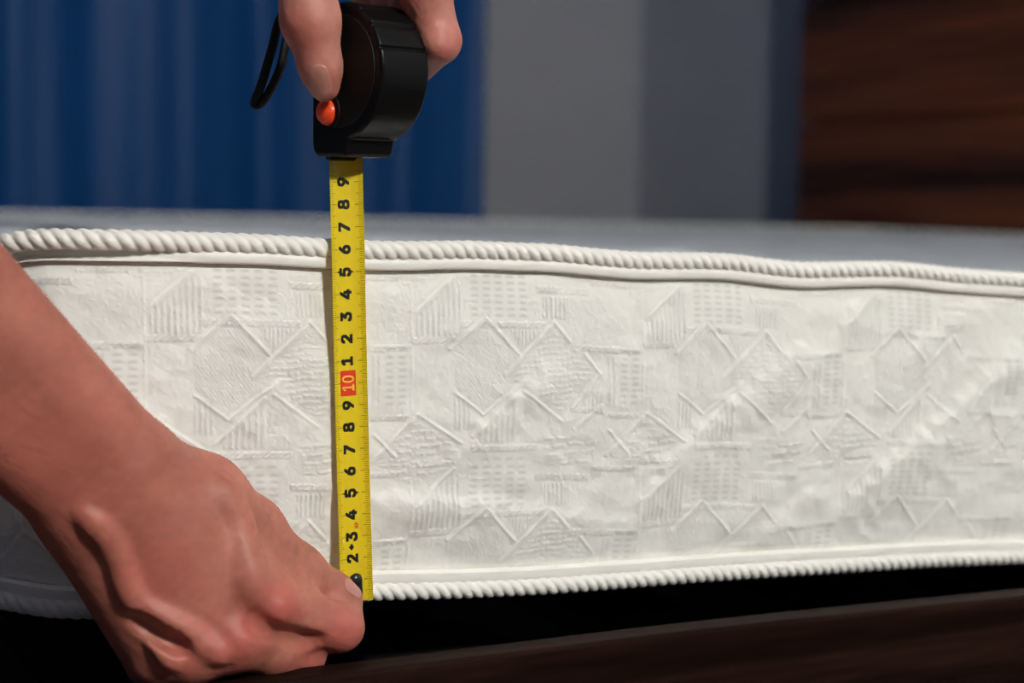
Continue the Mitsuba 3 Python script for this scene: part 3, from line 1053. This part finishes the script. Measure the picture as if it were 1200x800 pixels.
def nail(body, centre, along, normal, length, width, parent):
    """A nail plate laid on the finger: marched onto the skin, slightly proud of it."""
    along = unit(along - normal * (along @ normal))
    side = np.cross(normal, along)
    N = 25
    u = np.linspace(-1, 1, N)
    U, V = np.meshgrid(u, u, indexing='ij')
    # squircle disc
    x, y = U * np.sqrt(np.maximum(1 - V * V * 0.42, 0)), V * np.sqrt(np.maximum(1 - U * U * 0.42, 0))
    P = centre + normal * 0.012 + (x * length / 2)[..., None] * along + (y * width / 2)[..., None] * side
    for _ in range(30):
        P = P - normal * np.clip(body.dist(P), -0.002, 0.004)[..., None] * 0.7
    e = np.maximum(np.abs(U), np.abs(V))
    P = P + normal * (0.00042 * (1 - smoothstep(0.86, 1.0, e)) - 0.0003 * smoothstep(0.9, 1.0, e))[..., None]
    m = grid_mesh(P)
    if (m.face_normals @ normal).mean() < 0:
        m.invert()
    return obj('fingernail', m, 'm_nail', parent, smooth=True)


def build_hand(key, body, h, spots, seed):
    m = body.mesh(h)
    if m.volume < 0:
        m.invert()
    obj('skin', m, 'm_skin', key, smooth=True, color=skin_colors(np.array(m.vertices), spots, seed=seed))
    return m


# ---- lower hand: a left hand, back towards the camera, thumb on the blade's end
H = Body()


def ah(px, py, Y):                              # the wrist and the heel of the hand stand clear of the cover, the thumb reaches the blade
    return at(px, py, Y - 0.004 - 0.018 * float(smoothstep(330, 190, px)))



ax_f = unit(ah(115, 562, 0.700) - ah(-130, 318, 0.655))
wr = lambda px, py, Y: ah(px, py, Y)
# forearm: two parallel bones give the flat oval of the wrist
for (p0, p1, r0, r1) in (((-185, 205, 0.640), (142, 532, 0.706), 0.0265, 0.0190), ((-235, 262, 0.640), (95, 588, 0.706), 0.0270, 0.0185), ((-210, 232, 0.650), (118, 560, 0.712), 0.030, 0.0200),
                           ((-470, -75, 0.596), (-185, 205, 0.640), 0.0330, 0.0265), ((-520, -20, 0.596), (-235, 262, 0.640), 0.0330, 0.0270), ((-495, -48, 0.602), (-210, 232, 0.650), 0.0360, 0.0300)):
    H.bone(wr(*p0), wr(*p1), r0, r1, 0.012)
MC = {'index': (ah(150, 545, 0.709), ah(318, 706, 0.716), 0.0150, 0.0118), 'middle': (ah(130, 565, 0.706), ah(274, 748, 0.710), 0.0150, 0.0115),
      'ring': (ah(108, 585, 0.707), ah(222, 768, 0.7150), 0.0145, 0.0112), 'pinky': (ah(92, 602, 0.710), ah(178, 774, 0.7245), 0.0142, 0.0106)}
for a, b, r1, r2 in MC.values():
    H.bone(a, b, r1, r2, 0.012)
# the flesh between the metacarpals
H.bone(ah(140, 555, 0.709), ah(292, 722, 0.7165), 0.0146, 0.0121, 0.012)
H.bone(ah(119, 575, 0.708), ah(244, 750, 0.7180), 0.0144, 0.0116, 0.012)
H.bone(ah(100, 594, 0.712), ah(194, 758, 0.7195), 0.0142, 0.0118, 0.012)
# palm mass
H.bone(ah(160, 588, 0.719), ah(270, 715, 0.738), 0.0155, 0.014, 0.014)
H.bone(ah(110, 610, 0.722), ah(190, 745, 0.740), 0.0150, 0.0125, 0.014)
# index: proximal segment towards the right, then folded back under the blade
H.chain([ah(318, 710, 0.716), ah(355, 726, 0.728), ah(397, 734, 0.738)], [0.0120, 0.0112, 0.0108], 0.006)
H.chain([ah(397, 735, 0.738), ah(402, 727, 0.757), ah(396, 716, 0.770)], [0.0106, 0.0086, 0.0076], 0.003)
# middle
H.chain([ah(274, 750, 0.710), ah(318, 762, 0.722), ah(354, 767, 0.736)], [0.0118, 0.0104, 0.0100], 0.005)
H.chain([ah(354, 767, 0.736), ah(352, 756, 0.757), ah(330, 745, 0.768)], [0.0098, 0.0084, 0.0076], 0.003)
# ring, little
H.chain([ah(222, 770, 0.7160), ah(270, 788, 0.738), ah(280, 780, 0.760), ah(260, 760, 0.768)], [0.0108, 0.0096, 0.0084, 0.0075], 0.003)
H.chain([ah(178, 776, 0.7260), ah(212, 792, 0.756), ah(222, 780, 0.772), ah(212, 762, 0.776)], [0.0100, 0.0086, 0.0076, 0.0068], 0.003)
# thumb, behind: from the wrist's upper side down to the blade
H.chain([ah(178, 552, 0.722), ah(240, 580, 0.730), ah(296, 618, 0.738)], [0.0150, 0.0145, 0.0122], 0.014)
H.chain([ah(296, 618, 0.738), ah(350, 669, 0.750), ah(390, 694, 0.7600), ah(409, 699.5, 0.7655)], [0.0118, 0.0102, 0.0080, 0.0054], 0.008)
# flesh between thumb and index
H.bone(ah(262, 630, 0.733), ah(335, 690, 0.736), 0.0135, 0.0098, 0.012)
# knuckles
for p, r in ((ah(322, 708, 0.706), 0.0075), (ah(276, 748, 0.7015), 0.0070), (ah(220, 768, 0.7075), 0.0062), (ah(177, 777, 0.7175), 0.0055)):
    H.bone(p, p + 1e-5, r, r, 0.007)
# tendons and veins standing out on the back of the hand
on = []
VE = 0.6915


def tendon(pts, r, k, dep):
    """A ridge lying on the back of the hand: each point marched onto the skin, then sunk by dep."""
    P = []
    q = np.linspace(0.53, 0.775, 320)
    for px, py in pts:
        d = unit(ray(px, py))
        dist = H.dist(CAM + q[:, None] * d)
        dist = np.where(np.array([(CAM + t * d)[1] for t in q]) > 0.735, 1.0, dist)
        i = int(np.argmax(dist < 0.0002)) if (dist < 0.0002).any() else int(np.argmin(dist))
        P.append(CAM + d * (q[i] + dep))
    P = catmull(P, 4)
    return P, r, k


ridges = [tendon([(100, 604), (120, 622), (138, 652), (150, 688), (168, 711), (204, 730), (236, 752), (258, 766)], 0.0024, 0.006, 0.0013),
          tendon([(262, 575), (280, 622), (290, 665), (298, 695)], 0.0026, 0.009, 0.0024),
          tendon([(180, 742), (194, 760), (202, 774)], 0.0026, 0.005, 0.0017)]
grooves = [tendon([(160, 722), (184, 739), (212, 757)], 0.0020, 0.006, -0.0008),
           tendon([(298, 726), (318, 741), (350, 749), (372, 753)], 0.0022, 0.005, -0.0009)]
for P, r, k in ridges:
    for i in range(len(P) - 1):
        H.bone(P[i], P[i + 1], r, r, k)
for P, r, k in grooves:
    for i in range(len(P) - 1):
        H.bone(P[i], P[i + 1], r, r, k, True)
HAND1 = 'hand'
tag(HAND1, 'bare forearm and left hand pinching the yellow blade at the mattress\'s lower edge', 'hand')
sp = [(ah(328, 712, 0.700), 0.012, 0.75), (ah(278, 754, 0.694), 0.012, 0.7), (ah(220, 772, 0.705), 0.010, 0.5), (ah(178, 782, 0.72), 0.010, 0.5), (ah(400, 742, 0.728), 0.012, 0.6), (ah(355, 770, 0.73), 0.012, 0.5), (ah(40, 560, 0.67), 0.04, 0.35),
      (ah(190, 680, 0.695), 0.02, 0.35)]
build_hand(HAND1, H, 0.0013, sp, 11)
nail(H, ah(412, 692, 0.760), unit(ah(409, 699, 0.7655) - ah(370, 682, 0.755)), unit([0.30, -0.72, 0.62]), 0.0100, 0.0088, HAND1)

# ---- upper hand: gripping the case from above, thumb on the near side
G = Body()
# thumb
G.chain([at(395, -150, 0.742), at(352, -62, 0.738), at(364, 25, 0.7400), at(375.5, 78, 0.7430), at(380.5, 103, 0.7450)], [0.0165, 0.0130, 0.0115, 0.0080, 0.0060], 0.008)
# index over the top and down the far side
G.chain([at(462, -92, 0.752), at(497, -15, 0.760), at(513, 47, 0.764)], [0.0128, 0.0112, 0.0102], 0.005)
G.chain([at(513, 48, 0.764), at(478, 86, 0.789), at(452, 95, 0.802)], [0.0100, 0.0086, 0.0076], 0.003)
# the others, behind the case
G.chain([at(452, -92, 0.780), at(486, -20, 0.786), at(476, 40, 0.794), at(450, 70, 0.815), at(432, 72, 0.822)], [0.0125, 0.0108, 0.0098, 0.0086, 0.0076], 0.003)
G.chain([at(438, -92, 0.806), at(462, -25, 0.812), at(456, 25, 0.818), at(430, 52, 0.836), at(415, 52, 0.840)], [0.0118, 0.0102, 0.0094, 0.0084, 0.0074], 0.003)
G.chain([at(420, -92, 0.830), at(442, -38, 0.836), at(436, 5, 0.842), at(416, 22, 0.854), at(404, 20, 0.856)], [0.0105, 0.0092, 0.0084, 0.0076, 0.0068], 0.003)
# back of the hand and wrist
for (m, w) in (((462, -92, 0.752), (455, -260, 0.762)), ((452, -92, 0.780), (450, -262, 0.778)), ((438, -92, 0.806), (446, -262, 0.794)), ((420, -92, 0.830), (440, -262, 0.808))):
    G.bone(at(*m), at(*w), 0.0130, 0.0160, 0.014)
G.bone(at(395, -150, 0.742), at(445, -250, 0.770), 0.018, 0.019, 0.016)
G.bone(at(415, -120, 0.770), at(440, -240, 0.780), 0.017, 0.018, 0.016)
G.bone(at(452, -255, 0.770), at(500, -520, 0.770), 0.023, 0.029, 0.012)
G.bone(at(446, -255, 0.800), at(492, -520, 0.805), 0.022, 0.029, 0.012)
G.bone(at(513, 52, 0.756), at(513, 52, 0.756) + 1e-5, 0.0060, 0.0060, 0.007)
HAND2 = 'hand_001'
tag(HAND2, 'hand gripping the black tape measure case from above, thumb by the orange button', 'hand')
sp = [(at(380, 110, 0.735), 0.012, 0.5), (at(350, 40, 0.73), 0.012, 0.5), (at(525, 70, 0.755), 0.012, 0.6), (at(470, 0, 0.75), 0.014, 0.5)]
m = G.mesh(0.0013)
if m.volume < 0:
    m.invert()
obj('skin', m, 'm_skin', HAND2, smooth=True, color=skin_colors(np.array(m.vertices), sp, base=(0.47, 0.20, 0.155), seed=23))
nail(G, at(375, 95, 0.736), unit(at(381, 115, 0.744) - at(366, 50, 0.738)), unit([0.05, -0.98, 0.12]), 0.0135, 0.0098, HAND2)

# ------------------------------------------------------------------ the lamp that lights the place, standing behind the camera
LP = LAMP_POS
L = 'floor_lamp'
tag(L, 'standing lamp with a glowing round globe shade, behind the camera', 'lamp')
scene['m_glow'] = {'type': 'diffuse', 'reflectance': {'type': 'rgb', 'value': [0.8, 0.8, 0.8]}}
globe = trimesh.creation.icosphere(3, LAMP_R)
globe.apply_translation(LP)
k = obj('shade', globe, 'm_glow', L, smooth=True)
scene[k]['emitter'] = {'type': 'area', 'radiance': {'type': 'rgb', 'value': LAMP_RADIANCE}}
obj('pole', tube([LP + [0, 0, -LAMP_R + 0.004], LP + [0, 0, -0.5], [LP[0], LP[1], 0.02]], 0.011, axis=[0, 1, 0]), 'm_white_metal', L, smooth=40)
base = trimesh.creation.revolve(np.array([(0, 0.03), (0.02, 0.03), (0.12, 0.018), (0.13, 0.008), (0.13, 0.0), (0, 0.0)]), sections=40)
base.apply_translation([LP[0], LP[1], 0])
base = oriented(base, lambda c: c - [LP[0], LP[1], 0.01])
obj('base', base, 'm_white_metal', L, smooth=30)
